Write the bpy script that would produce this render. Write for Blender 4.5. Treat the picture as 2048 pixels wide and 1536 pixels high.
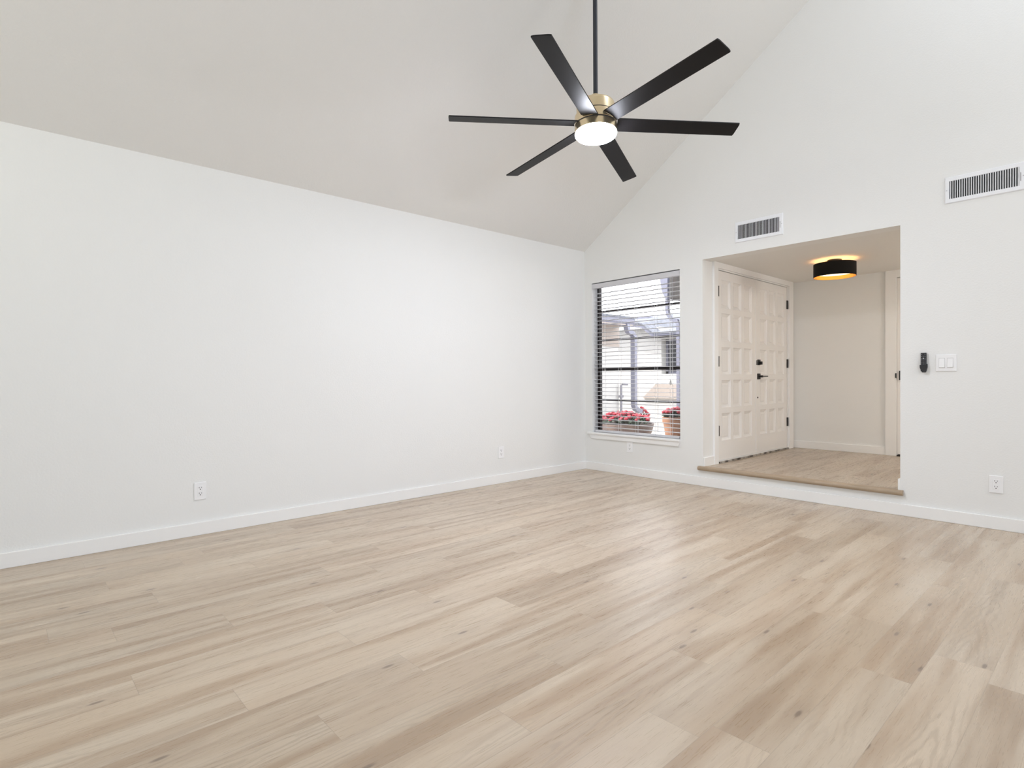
import bpy, bmesh, math, random
from mathutils import Vector, Matrix
random.seed(7)
for o in list(bpy.data.objects): bpy.data.objects.remove(o)
C = bpy.context.scene.collection
S = bpy.context.scene
PI = math.pi

# ---------------------------------------------------------------- camera
YAW, PIT, ROL, FPX = 0.8334273885808192, -0.009591185512373755, -0.006327922269064531, 1126.5172067403398
fw = Vector((-math.sin(YAW)*math.cos(PIT), math.cos(YAW)*math.cos(PIT), math.sin(PIT)))
rt = Vector((math.cos(YAW), math.sin(YAW), 0)); up = rt.cross(fw)
cr = rt*math.cos(ROL)+up*math.sin(ROL); cu = -rt*math.sin(ROL)+up*math.cos(ROL)
cam_d = bpy.data.cameras.new('camera'); cam = bpy.data.objects.new('camera', cam_d); C.objects.link(cam)
cam.matrix_world = Matrix(((cr.x, cu.x, -fw.x, 4.148610670), (cr.y, cu.y, -fw.y, -4.882838797),
                           (cr.z, cu.z, -fw.z, 1.020374113), (0, 0, 0, 1)))
cam_d.sensor_width = 36; cam_d.sensor_fit = 'HORIZONTAL'; cam_d.lens = 36*FPX/2048
cam_d.clip_start = 0.02; cam_d.clip_end = 200
S.camera = cam

# ---------------------------------------------------------------- world, sun, added fill lights, exposure
w = bpy.data.worlds.new('world'); S.world = w; w.use_nodes = True
bg = w.node_tree.nodes['Background']; bg.inputs[0].default_value = (0.93, 0.965, 1.0, 1); bg.inputs[1].default_value = 4.2
sd = bpy.data.lights.new('sun', 'SUN'); sd.energy = 5.0; sd.angle = math.radians(1.0); sd.color = (1, 0.96, 0.9)
sun = bpy.data.objects.new('sun', sd); C.objects.link(sun)
sun.rotation_euler = Vector((0.38, 0.5, -1.0)).to_track_quat('-Z', 'Y').to_euler()
def fill_light(name, loc, direction, sx, sy, power, col):  # unseen area lights, added to brighten the rooms
    d = bpy.data.lights.new(name, 'AREA'); d.shape = 'RECTANGLE'; d.size = sx; d.size_y = sy; d.energy = power; d.color = col
    o = bpy.data.objects.new(name, d); C.objects.link(o); o.location = loc
    o.rotation_euler = Vector(direction).to_track_quat('-Z', 'Z').to_euler(); return o
fill_light('fill_light_ridge', (4.3, -1.0, 4.70), (-0.2, 0, -1), 1.2, 1.2, 21, (0.80, 0.88, 1.0))  # added light below the solid ceiling, no skylight is cut
fill_light('fill_light_right_high', (6.265, -1.0, 2.7), (-1, 0, 0), 1.8, 0.8, 25, (0.93, 0.93, 0.92))  # added light, unseen, high on the solid right wall
fill_light('fill_light_right_low', (6.265, -4.5, 1.15), (-1, 0, 0), 1.8, 1.9, 63, (0.68, 0.81, 1.0))  # added light, unseen, low on the solid right wall
fill_light('fill_light_back', (1.2, -6.865, 2.9), (0, 1, 0), 2.0, 0.9, 23, (1.0, 1.0, 0.80))  # added light on the solid wall behind the camera
fill_light('fill_light_hall', (4.6, 1.15, 2.05), (-0.5, 0, -1), 0.5, 0.5, 26, (1.0, 0.94, 0.86))  # added light out of view, lifts the brightness of the entry
S.view_settings.view_transform = 'Standard'; S.view_settings.look = 'None'
S.view_settings.gamma = 1; S.view_settings.use_curve_mapping = False; S.view_settings.exposure = 0.24
S.cycles.max_bounces = 12; S.cycles.diffuse_bounces = 8; S.cycles.transparent_max_bounces = 12
S.cycles.sample_clamp_indirect = 6.0; S.cycles.use_denoising = True

# ---------------------------------------------------------------- materials
def mat(name, col, rough=0.5, metal=0.0, spec=0.5, bump=None, emis=None, coat=0.0):
    m = bpy.data.materials.new(name); m.use_nodes = True; nt = m.node_tree; b = nt.nodes['Principled BSDF']
    b.inputs['Base Color'].default_value = (*col, 1); b.inputs['Roughness'].default_value = rough
    b.inputs['Metallic'].default_value = metal; b.inputs['Specular IOR Level'].default_value = spec
    b.inputs['Coat Weight'].default_value = coat
    if emis: b.inputs['Emission Color'].default_value = (*emis[0], 1); b.inputs['Emission Strength'].default_value = emis[1]
    if bump:
        tc = nt.nodes.new('ShaderNodeTexCoord'); n = nt.nodes.new('ShaderNodeTexNoise'); n.inputs['Scale'].default_value = bump[0]
        n.inputs['Detail'].default_value = 3; bp = nt.nodes.new('ShaderNodeBump'); bp.inputs['Strength'].default_value = bump[1]
        bp.inputs['Distance'].default_value = bump[2]
        nt.links.new(tc.outputs['Object'], n.inputs['Vector']); nt.links.new(n.outputs['Fac'], bp.inputs['Height'])
        nt.links.new(bp.outputs['Normal'], b.inputs['Normal'])
    return m
def mottle(m, c1, c2, scale, stretch=(1, 1, 1)):
    nt = m.node_tree; b = nt.nodes['Principled BSDF']; tc = nt.nodes.new('ShaderNodeTexCoord'); mp = nt.nodes.new('ShaderNodeMapping')
    mp.inputs['Scale'].default_value = stretch; n = nt.nodes.new('ShaderNodeTexNoise'); n.inputs['Scale'].default_value = scale; n.inputs['Detail'].default_value = 4
    r = nt.nodes.new('ShaderNodeValToRGB'); r.color_ramp.elements[0].position = 0.35; r.color_ramp.elements[1].position = 0.65
    r.color_ramp.elements[0].color = (*c1, 1); r.color_ramp.elements[1].color = (*c2, 1)
    nt.links.new(tc.outputs['Object'], mp.inputs[0]); nt.links.new(mp.outputs[0], n.inputs['Vector']); nt.links.new(n.outputs['Fac'], r.inputs[0]); nt.links.new(r.outputs[0], b.inputs['Base Color'])
    return m
PAINT = mat('wall_paint', (0.82, 0.82, 0.808), 0.7, spec=0.25, bump=(95, 0.22, 0.004))
CEIL = mat('ceiling_paint', (0.80, 0.795, 0.775), 0.8, spec=0.2, bump=(80, 0.3, 0.005))
TRIM = mat('trim_paint', (0.875, 0.87, 0.86), 0.4, spec=0.4)
DOORP = mat('door_paint', (0.85, 0.83, 0.81), 0.42, spec=0.4)
PLASTIC = mat('white_plastic', (0.87, 0.87, 0.88), 0.35)
VENTM = mat('vent_enamel', (0.85, 0.86, 0.89), 0.4)
DARKDUCT = mat('duct_dark', (0.025, 0.026, 0.03), 0.8)
SLOT = mat('slot_dark', (0.03, 0.028, 0.026), 0.6)
BLACKM = mat('black_metal', (0.012, 0.011, 0.010), 0.42, spec=0.4)
BLADE = mat('fan_blade_black', (0.0065, 0.006, 0.0068), 0.48, spec=0.24)
ROD = mat('fan_rod_black', (0.022, 0.026, 0.036), 0.38, spec=0.5)
BRASS = mat('brushed_brass', (0.84, 0.70, 0.47), 0.27, metal=1.0)
GLOW = mat('fan_diffuser', (0.9, 0.9, 0.9), 0.4, emis=((0.87, 0.90, 1.0), 178))
SHADE = mat('shade_black', (0.008, 0.007, 0.006), 0.8, spec=0.2)
SHADEIN = mat('shade_gold_lining', (0.85, 0.42, 0.09), 0.35, metal=0.6)
WARMGLOW = mat('warm_diffuser', (0.9, 0.85, 0.7), 0.4, emis=((1.0, 0.80, 0.48), 1.7))
WARMBULB = mat('warm_bulb', (0.9, 0.8, 0.6), 0.4, emis=((1.0, 0.48, 0.14), 10))
FRAME = mat('bronze_frame', (0.022, 0.014, 0.013), 0.4)
BLIND = mat('blind_white', (0.64, 0.635, 0.66), 0.4)
CORD = mat('blind_cord', (0.80, 0.80, 0.82), 0.7)
TASSEL = mat('tassel_grey', (0.45, 0.45, 0.45), 0.6)
NOSE = mat('nosing_oak', (0.40, 0.31, 0.215), 0.45, spec=0.35)
mottle(NOSE, (0.43, 0.33, 0.235), (0.36, 0.275, 0.19), 6, (1, 8, 8))
REMOTE = mat('remote_black', (0.012, 0.013, 0.016), 0.5)
BUTTON = mat('remote_button', (0.05, 0.05, 0.06), 0.5)
BUTTONW = mat('remote_button_pale', (0.6, 0.62, 0.66), 0.5)
THRESH = mat('threshold_worn', (0.2, 0.17, 0.14), 0.6); mottle(THRESH, (0.03, 0.022, 0.016), (0.45, 0.41, 0.37), 16, (1, 0.8, 1))
STUCCO = mat('stucco_white', (0.496, 0.4836, 0.465), 0.9, spec=0.1, bump=(60, 0.4, 0.01))
STUCCOTAN_SHADE = mat('stucco_tan_shade', (0.36, 0.31, 0.275), 0.9, spec=0.1, bump=(60, 0.4, 0.01))  # tan of the wing's soffit, also paints shade on both house walls
GUTTER = mat('gutter_grey', (0.15, 0.15, 0.195), 0.5)
SHINGLE = mat('shingle_grey', (0.124, 0.1302, 0.155), 0.9); mottle(SHINGLE, (0.0992, 0.1054, 0.124), (0.155, 0.1612, 0.186), 14)
SOFFIT = mat('soffit_brown', (0.04, 0.033, 0.03), 0.8); mottle(SOFFIT, (0.022, 0.019, 0.018), (0.05, 0.041, 0.034), 9, (8, 1, 1))
DARKGLASS = mat('dark_glass', (0.02, 0.022, 0.03), 0.1)
GRAVEL = mat('gravel_pale', (0.434, 0.4092, 0.372), 0.9); mottle(GRAVEL, (0.341, 0.2914, 0.248), (0.5084, 0.496, 0.465), 11)
CLAY = mat('terracotta', (0.33, 0.16, 0.09), 0.8); mottle(CLAY, (0.30, 0.145, 0.08), (0.36, 0.19, 0.115), 7)
BOWL = mat('planter_brown', (0.1, 0.06, 0.05), 0.6); mottle(BOWL, (0.085, 0.052, 0.042), (0.15, 0.10, 0.075), 6)
SOIL = mat('soil', (0.04, 0.028, 0.02), 0.95)
LEAF = mat('leaf_green', (0.0217, 0.0434, 0.0186), 0.6)
PETAL = mat('petal_red', (0.31, 0.00744, 0.0217), 0.55)
PIPE = mat('pipe_grey', (0.1736, 0.1674, 0.1984), 0.5)
BACKDROP = mat('leaf_far', (0.25, 0.28, 0.22), 0.8)
def glassmat():
    m = bpy.data.materials.new('window_glass'); m.use_nodes = True; nt = m.node_tree; nt.nodes.clear()
    o = nt.nodes.new('ShaderNodeOutputMaterial'); mx = nt.nodes.new('ShaderNodeMixShader'); t = nt.nodes.new('ShaderNodeBsdfTransparent'); g = nt.nodes.new('ShaderNodeBsdfGlossy')
    f = nt.nodes.new('ShaderNodeFresnel'); f.inputs[0].default_value = 1.45
    t.inputs[0].default_value = (0.97, 0.97, 0.98, 1); g.inputs['Roughness'].default_value = 0.02
    nt.links.new(f.outputs[0], mx.inputs[0]); nt.links.new(t.outputs[0], mx.inputs[1]); nt.links.new(g.outputs[0], mx.inputs[2]); nt.links.new(mx.outputs[0], o.inputs[0]); return m
GLASS = glassmat()

def plankmat(name, tint=1.0):
    m = bpy.data.materials.new(name); m.use_nodes = True; nt = m.node_tree; b = nt.nodes['Principled BSDF']; L = nt.links.new
    N = lambda t: nt.nodes.new(t)
    def math_(op, a, c=None, clamp=False):
        n = N('ShaderNodeMath'); n.operation = op; n.use_clamp = clamp
        for i, v in enumerate((a, c)):
            if v is None: continue
            if isinstance(v, (int, float)): n.inputs[i].default_value = v
            else: L(v, n.inputs[i])
        return n.outputs[0]
    def comb(x, y, z):
        n = N('ShaderNodeCombineXYZ')
        for i, v in enumerate((x, y, z)):
            if isinstance(v, (int, float)): n.inputs[i].default_value = v
            else: L(v, n.inputs[i])
        return n.outputs[0]
    def noise(vec, scale, detail=2, rough=0.5, dist=0.0):
        n = N('ShaderNodeTexNoise'); n.inputs['Scale'].default_value = scale; n.inputs['Detail'].default_value = detail
        n.inputs['Roughness'].default_value = rough; n.inputs['Distortion'].default_value = dist; L(vec, n.inputs['Vector']); return n.outputs['Fac']
    def rng(v, a, b_, c=0.0, d=1.0, smooth=True):
        n = N('ShaderNodeMapRange'); n.interpolation_type = 'SMOOTHSTEP' if smooth else 'LINEAR'
        n.inputs[1].default_value = a; n.inputs[2].default_value = b_; n.inputs[3].default_value = c; n.inputs[4].default_value = d; L(v, n.inputs[0]); return n.outputs[0]
    def mix(f, a, c):
        n = N('ShaderNodeMix'); n.data_type = 'RGBA'
        if isinstance(f, (int, float)): n.inputs[0].default_value = f
        else: L(f, n.inputs[0])
        for i, v in ((6, a), (7, c)):
            if isinstance(v, tuple): n.inputs[i].default_value = (*v, 1)
            else: L(v, n.inputs[i])
        return n.outputs[2]
    u1 = N('ShaderNodeUVMap'); u1.uv_map = 'plank'; s1 = N('ShaderNodeSeparateXYZ'); L(u1.outputs[0], s1.inputs[0]); ac, al = s1.outputs[0], s1.outputs[1]
    u2 = N('ShaderNodeUVMap'); u2.uv_map = 'rnd'; s2 = N('ShaderNodeSeparateXYZ'); L(u2.outputs[0], s2.inputs[0]); r1, r2 = s2.outputs[0], s2.outputs[1]
    off = math_('MULTIPLY', r1, 90.0); off2 = math_('MULTIPLY', r2, 70.0)
    acw = math_('ADD', ac, off); alw = math_('ADD', al, off2)
    # long soft streaks
    st = noise(comb(math_('MULTIPLY', acw, 1.0), math_('MULTIPLY', alw, 0.045), off2), 19, 3.5, 0.55, 0.25)
    st2 = noise(comb(acw, math_('MULTIPLY', alw, 0.16), off), 6, 1, 0.5, 0.2)
    fine = noise(comb(acw, math_('MULTIPLY', alw, 0.035), off), 260, 4, 0.65)
    # cathedral grain: rings of a cone seen lengthwise
    cx = math_('SUBTRACT', ac, math_('ADD', 0.05, math_('MULTIPLY', r2, 0.075)))
    wob = noise(comb(math_('MULTIPLY', acw, 1.0), math_('MULTIPLY', alw, 0.30), off2), 9, 3, 0.6)
    rad = math_('SQRT', math_('ADD', math_('MULTIPLY', cx, cx), 0.00004))
    ph = math_('ADD', math_('MULTIPLY', rad, 330.0), math_('ADD', math_('MULTIPLY', alw, 26.0), math_('MULTIPLY', wob, 24.0)))
    ring = math_('SINE', ph)
    ring = rng(ring, -0.1, 1.0)
    cm = noise(comb(acw, math_('MULTIPLY', alw, 0.35), off), 3.2, 1.5)
    cm = rng(cm, 0.50, 0.62)
    cm = math_('MULTIPLY', cm, rng(rad, 0.03, 0.075, 1.0, 0.15))
    # knots
    vo = N('ShaderNodeTexVoronoi'); vo.voronoi_dimensions = '2D'; vo.inputs['Scale'].default_value = 1.0; L(comb(math_('MULTIPLY', acw, 5.2), math_('MULTIPLY', alw, 1.5), 0.0), vo.inputs['Vector'])
    kn = rng(vo.outputs['Distance'], 0.016, 0.05, 1.0, 0.0); kh = rng(vo.outputs['Distance'], 0.03, 0.30, 1.0, 0.0)
    pick = N('ShaderNodeSeparateColor'); L(vo.outputs['Color'], pick.inputs[0])
    sel = rng(pick.outputs[0], 0.50, 0.55)
    kn = math_('MULTIPLY', kn, sel); kh = math_('MULTIPLY', kh, sel)
    t = tint
    light = (0.575*t, 0.475*t, 0.365*t); midc = (0.515*t, 0.405*t, 0.295*t); dark = (0.30*t, 0.208*t, 0.138*t)
    c = mix(rng(st2, 0.35, 0.65), light, midc)
    cl = noise(comb(acw, math_('MULTIPLY', alw, 0.065), off2), 12.0, 2.5, 0.5, 0.15)
    c = mix(math_('MULTIPLY', rng(cl, 0.46, 0.66), 0.72), c, (0.35*t, 0.237*t, 0.148*t))
    c = mix(math_('MULTIPLY', rng(st, 0.50, 0.74), 0.42), c, dark)
    c = mix(math_('MULTIPLY', math_('MULTIPLY', ring, cm), 0.36), c, (0.31*t, 0.235*t, 0.165*t))
    c = mix(math_('MULTIPLY', rng(fine, 0.45, 0.72), 0.19), c, (0.36*t, 0.28*t, 0.205*t))
    c = mix(math_('MULTIPLY', kh, 0.30), c, (0.34*t, 0.25*t, 0.18*t))
    c = mix(math_('MULTIPLY', kn, 0.75), c, (0.14*t, 0.10*t, 0.075*t))
    # plank to plank tone
    tone = math_('ADD', 0.93, math_('MULTIPLY', r2, 0.13))
    sc = N('ShaderNodeVectorMath'); sc.operation = 'SCALE'; L(c, sc.inputs[0]); L(tone, sc.inputs['Scale'])
    warm = mix(math_('MULTIPLY', r1, 0.10), sc.outputs[0], (0.55*t, 0.43*t, 0.32*t))
    # seams
    W = 0.168
    e1 = math_('MINIMUM', ac, math_('SUBTRACT', W, ac)); e2 = math_('MINIMUM', al, math_('SUBTRACT', 1.15, al))
    seam = rng(math_('MINIMUM', e1, e2), 0.0006, 0.0017, 1.0, 0.0)
    fin = mix(math_('MULTIPLY', seam, 0.42), warm, (0.30*t, 0.235*t, 0.175*t))
    L(fin, b.inputs['Base Color'])
    L(rng(fine, 0.3, 0.8, 0.26, 0.38), b.inputs['Roughness']); b.inputs['Specular IOR Level'].default_value = 0.55; b.inputs['Coat Weight'].default_value = 0.22; b.inputs['Coat Roughness'].default_value = 0.24
    bp = N('ShaderNodeBump'); bp.inputs['Strength'].default_value = 0.12; bp.inputs['Distance'].default_value = 0.001
    L(math_('SUBTRACT', fine, seam), bp.inputs['Height']); L(bp.outputs[0], b.inputs['Normal'])
    return m
PLANK = plankmat('oak_plank'); PLANKDIM = plankmat('oak_plank_entry_dim', 0.86)  # entry copy of the oak is darkened for the dimmer light there

# ---------------------------------------------------------------- mesh helpers
def tag(o, label=None, cat=None, group=None, kind=None):
    if label: o['label'] = label
    if cat: o['category'] = cat
    if group: o['group'] = group
    if kind: o['kind'] = kind
    return o
def thing(name, label, cat, loc=(0, 0, 0), group=None, kind=None):
    o = bpy.data.objects.new(name, None); o.empty_display_size = 0.05; C.objects.link(o); o.location = loc
    return tag(o, label, cat, group, kind)
class MB:
    """collects geometry in world coordinates, then links it as one mesh object"""
    def __init__(s): s.bm = bmesh.new()
    def box(s, a, b, bev=0.0, seg=2):
        x0, x1 = sorted((a[0], b[0])); y0, y1 = sorted((a[1], b[1])); z0, z1 = sorted((a[2], b[2]))
        t = bmesh.new(); v = [t.verts.new(p) for p in ((x0, y0, z0), (x1, y0, z0), (x1, y1, z0), (x0, y1, z0), (x0, y0, z1), (x1, y0, z1), (x1, y1, z1), (x0, y1, z1))]
        for f in ((0, 3, 2, 1), (4, 5, 6, 7), (0, 1, 5, 4), (1, 2, 6, 5), (2, 3, 7, 6), (3, 0, 4, 7)): t.faces.new([v[i] for i in f])
        if bev > 0: bmesh.ops.bevel(t, geom=t.edges[:], offset=bev, segments=seg, profile=0.5, affect='EDGES')
        s.add(t); return s
    def add(s, t):
        me = bpy.data.meshes.new('tmp'); t.to_mesh(me); t.free(); s.bm.from_mesh(me); bpy.data.meshes.remove(me)
    def prism(s, pts, ax, a, b, bev=0.0):
        """polygon pts in the two other axes (in x<y<z order), extruded along ax from a to b"""
        def P(p, v):
            q = list(p); q.insert(ax, v); return q
        t = bmesh.new(); A = [t.verts.new(P(p, a)) for p in pts]; B = [t.verts.new(P(p, b)) for p in pts]; n = len(pts)
        t.faces.new(A); t.faces.new(B[::-1])
        for i in range(n): t.faces.new((A[i], B[i], B[(i+1) % n], A[(i+1) % n]))
        bmesh.ops.recalc_face_normals(t, faces=t.faces[:])
        if bev > 0: bmesh.ops.bevel(t, geom=t.edges[:], offset=bev, segments=2, profile=0.5, affect='EDGES')
        s.add(t); return s
    def lathe(s, prof, c=(0, 0, 0), M=None, n=48, closed=False):
        t = bmesh.new(); M = M or Matrix.Identity(3); c = Vector(c); rings = []
        for r, z in prof:
            rings.append([t.verts.new(c + M @ Vector((r*math.cos(2*PI*k/n), r*math.sin(2*PI*k/n), z))) for k in range(n)] if r > 1e-6 else [t.verts.new(c + M @ Vector((0, 0, z)))])
        def bridge(a, b):
            for k in range(n):
                k2 = (k+1) % n
                if len(a) == 1 and len(b) == 1: return
                if len(a) == 1: t.faces.new((a[0], b[k2], b[k]))
                elif len(b) == 1: t.faces.new((a[k], a[k2], b[0]))
                else: t.faces.new((a[k], a[k2], b[k2], b[k]))
        for a, b in zip(rings, rings[1:]): bridge(a, b)
        if closed: bridge(rings[-1], rings[0])
        bmesh.ops.recalc_face_normals(t, faces=t.faces[:]); s.add(t); return s
    def tube(s, pts, r, n=12, caps=True, square=None):
        pts = [Vector(p) for p in pts]; t = bmesh.new(); rings = []
        for i, p in enumerate(pts):
            d = (pts[min(i+1, len(pts)-1)] - pts[max(i-1, 0)]).normalized()
            h = Vector((0, 0, 1)) if abs(d.z) < 0.9 else Vector((0, 1, 0))
            a = d.cross(h).normalized(); b = a.cross(d).normalized()
            if square: ring = [t.verts.new(p + a*sx*square[0] + b*sy*square[1]) for sx, sy in ((-1, -1), (1, -1), (1, 1), (-1, 1))]
            else: ring = [t.verts.new(p + a*r*math.cos(2*PI*k/n) + b*r*math.sin(2*PI*k/n)) for k in range(n)]
            rings.append(ring)
        m = len(rings[0])
        for a, b in zip(rings, rings[1:]):
            for k in range(m): t.faces.new((a[k], a[(k+1) % m], b[(k+1) % m], b[k]))
        if caps: t.faces.new(rings[0][::-1]); t.faces.new(rings[-1])
        bmesh.ops.recalc_face_normals(t, faces=t.faces[:]); s.add(t); return s
    def sphere(s, c, r, sc=(1, 1, 1), sub=2):
        t = bmesh.new(); bmesh.ops.create_icosphere(t, subdivisions=sub, radius=r)
        for v in t.verts: v.co = Vector((v.co.x*sc[0], v.co.y*sc[1], v.co.z*sc[2])) + Vector(c)
        s.add(t); return s
    def build(s, name, m, parent=None, smooth=False, label=None, kind=None, weighted=False):
        me = bpy.data.meshes.new(name)
        if parent is not None:
            off = parent.matrix_world.translation if parent.parent is None else parent.matrix_world.translation
            loc = abs_loc(parent)
            for v in s.bm.verts: v.co -= loc
        s.bm.to_mesh(me); s.bm.free(); me.materials.append(m)
        if smooth:
            for p in me.polygons: p.use_smooth = True
            try: me.set_sharp_from_angle(angle=math.radians(35))
            except Exception: pass
        o = bpy.data.objects.new(name, me); C.objects.link(o)
        if parent is not None: o.parent = parent
        if label: o['label'] = label
        if kind: o['kind'] = kind
        return o
def abs_loc(o):
    v = Vector((0, 0, 0))
    while o is not None: v += Vector(o.location); o = o.parent
    return v
def struct(mb, name, m, label, cat, smooth=False):
    return tag(mb.build(name, m, None, smooth), label, cat, None, 'structure')

# ---------------------------------------------------------------- dimensions
HC, SL, RX = 2.44, 0.684, 3.9            # eave height, ceiling slope, ridge x
ZR = HC + SL*RX
XR, YB = 6.3, -6.9                       # right wall, back wall
XL, XO = 1.4384, 3.006                   # entry opening left and right
ZT, ZE, ZEC = 2.124, 0.181, 2.134        # opening top, entry floor, entry ceiling
YE = 2.105                               # entry back wall
WX0, WX1, WZ0, WZ1 = 0.103, 1.199, 0.395, 2.072   # window opening
TW = 0.15
def zc(x): return HC + SL*x if x <= RX else ZR - SL*(x-RX)

# ---------------------------------------------------------------- floors
def planks(name, x0, x1, y0, y1, z, m, seams, dx, ox, thick=0.03):
    bm = bmesh.new(); ua = bm.loops.layers.uv.new('plank'); ub = bm.loops.layers.uv.new('rnd'); L = 1.15
    i = math.floor((x0-ox)/dx)
    rr = random.Random(11)
    while ox + i*dx < x1:
        a0 = ox + i*dx; s0 = seams.get(i, rr.uniform(0, L)); k = math.floor((y0 - s0)/L)
        while s0 + k*L < y1:
            b0 = s0 + k*L; q = (rr.random(), rr.random())
            xa, xb, ya, yb = max(a0, x0), min(a0+dx, x1), max(b0, y0), min(b0+L, y1)
            if xb - xa > 1e-4 and yb - ya > 1e-4:
                f = bm.faces.new([bm.verts.new((x, y, z)) for x, y in ((xa, ya), (xb, ya), (xb, yb), (xa, yb))])
                for lp in f.loops:
                    lp[ua].uv = (lp.vert.co.x - a0, lp.vert.co.y - b0); lp[ub].uv = q
            k += 1
        i += 1
    bmesh.ops.remove_doubles(bm, verts=bm.verts[:], dist=1e-5)
    # solid body below
    t = [(x0, y0), (x1, y0), (x1, y1), (x0, y1)]; lo = [bm.verts.new((x, y, z-thick)) for x, y in t]; bm.faces.new(lo[::-1])
    hi = [bm.verts.new((x, y, z-0.0005)) for x, y in t]
    for k in range(4): bm.faces.new((lo[k], lo[(k+1) % 4], hi[(k+1) % 4], hi[k]))
    me = bpy.data.meshes.new(name); bm.to_mesh(me); bm.free(); me.materials.append(m)
    o = bpy.data.objects.new(name, me); C.objects.link(o); return o
known = {21: -2.66, 19: -2.278, 18: -3.03, 17: -2.61, 16: -3.42, 15: -3.03, 14: -3.80, 13: -4.327, 11: -4.56, 9: -4.178, 20: -3.35}
tag(planks('floor', 0, XR, YB, 0, 0.0, PLANK, known, 0.168, -0.034), 'pale oak plank floor of the sunken living room', 'floor', None, 'structure')
tag(planks('floor_entry', XL, XR, 0.028, YE, ZE, PLANKDIM, {}, 0.168, 0.02), 'oak plank floor of the raised entry', 'floor', None, 'structure')

# ---------------------------------------------------------------- walls and ceilings
mb = MB(); mb.box((-0.15, YB-0.2, -0.1), (0, 0.15, HC+0.1)); struct(mb, 'wall_left', PAINT, 'long blank white wall on the left', 'wall')
# front wall: gable with window and entry openings
mb = MB(); xs = [0, WX0, WX1, XL, XO, RX, XR]
def strip(x0, x1, z0, z1f):
    mb.prism([(x0, z0), (x1, z0), (x1, z1f(x1)), (x0, z1f(x0))], 1, 0, TW)
top = lambda x: zc(x)+0.02
strip(-0.02, WX0, -0.1, top); strip(WX1, XL, -0.1, top); strip(XO, RX, -0.1, top); strip(RX, XR+0.1, -0.1, top)
strip(WX0, WX1, -0.1, lambda x: WZ0); strip(WX0, WX1, WZ1, top)
strip(XL, XO, -0.1, lambda x: ZE-0.012); strip(XL, XO, ZT, top)
struct(mb, 'wall_front', PAINT, 'white gable wall with the window and the entry opening', 'wall')
# solid right wall and solid back wall, both out of view
mb = MB(); mb.box((XR, YB-0.1, -0.1), (XR+0.15, 0.15, zc(XR)+0.1)); struct(mb, 'wall_right', PAINT, 'white wall on the right', 'wall')
mb = MB(); mb.prism([(-0.1, -0.1), (XR+0.1, -0.1), (XR+0.1, top(XR+0.1)), (RX, top(RX)), (-0.1, top(-0.1))], 1, YB-0.15, YB)
struct(mb, 'wall_back', PAINT, 'white gable wall behind the camera', 'wall')
mb = MB()
mb.prism([(-0.2, zc(-0.2)), (RX, ZR), (RX, ZR+0.2), (-0.2, zc(-0.2)+0.2)], 1, YB-0.2, 0.2)
mb.prism([(RX, ZR), (XR+0.2, zc(XR+0.2)), (XR+0.2, zc(XR+0.2)+0.2), (RX, ZR+0.2)], 1, YB-0.2, 0.2)
struct(mb, 'ceiling', CEIL, 'sloped white vaulted ceiling', 'ceiling')
def fill_frame(name, pts, label):  # bare frame around an added light, no window behind it
    mb = MB()
    for a, b in pts: mb.box(a, b, 0.004)
    struct(mb, name, TRIM, label, 'window')
def rframe(y0, y1, z0, z1, t=0.07): return [((XR-0.045, y0-t, z0-t), (XR, y0, z1+t)), ((XR-0.045, y1, z0-t), (XR, y1+t, z1+t)), ((XR-0.045, y0, z1), (XR, y1, z1+t)), ((XR-0.045, y0, z0-t), (XR, y1, z0))]
fill_frame('fill_frame_high', rframe(-1.9, -0.1, 2.3, 3.1), 'white frame around an added fill light, high on the right wall')
fill_frame('fill_frame_tall', rframe(-5.4, -3.6, 0.2, 2.1), 'tall white frame around an added fill light on the right wall')
fill_frame('fill_frame_back', [((0.13, YB, 2.38), (0.2, YB+0.045, 3.42)), ((2.2, YB, 2.38), (2.27, YB+0.045, 3.42)), ((0.2, YB, 3.35), (2.2, YB+0.045, 3.42)), ((0.2, YB, 2.38), (2.2, YB+0.045, 2.45))], 'white frame around an added fill light on the wall behind the camera')
# entry alcove
DY0, DY1, DZT = 0.292, 1.922, 2.066
mb = MB(); mb.box((XL-0.12, TW, 0.0), (XL, DY0, ZEC+0.1)).box((XL-0.12, DY1, 0.0), (XL, YE+0.12, ZEC+0.1)).box((XL-0.12, DY0, DZT), (XL, DY1, ZEC+0.1))
struct(mb, 'wall_entry_left', PAINT, 'entry side wall holding the double front door', 'wall')
X3 = 2.488; X3b = 3.26
mb = MB(); mb.box((XL-0.12, YE, 0.0), (2.4842, YE+0.12, ZEC+0.1)).box((X3b, YE, 0.0), (XR+0.1, YE+0.12, ZEC+0.1)).box((X3, YE, 2.055), (X3b, YE+0.12, ZEC+0.1))
struct(mb, 'wall_entry_back', PAINT, 'white wall at the back of the entry', 'wall')
mb = MB(); mb.box((XR, TW, 0.0), (XR+0.15, YE+0.12, ZEC+0.1)); struct(mb, 'wall_entry_right', PAINT, 'white wall at the far right end of the entry hall', 'wall')
mb = MB(); mb.box((XL-0.12, 0.05, ZEC), (XR+0.1, YE+0.12, ZEC+0.12)); struct(mb, 'ceiling_entry', CEIL, 'low flat ceiling of the entry', 'ceiling')

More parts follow.
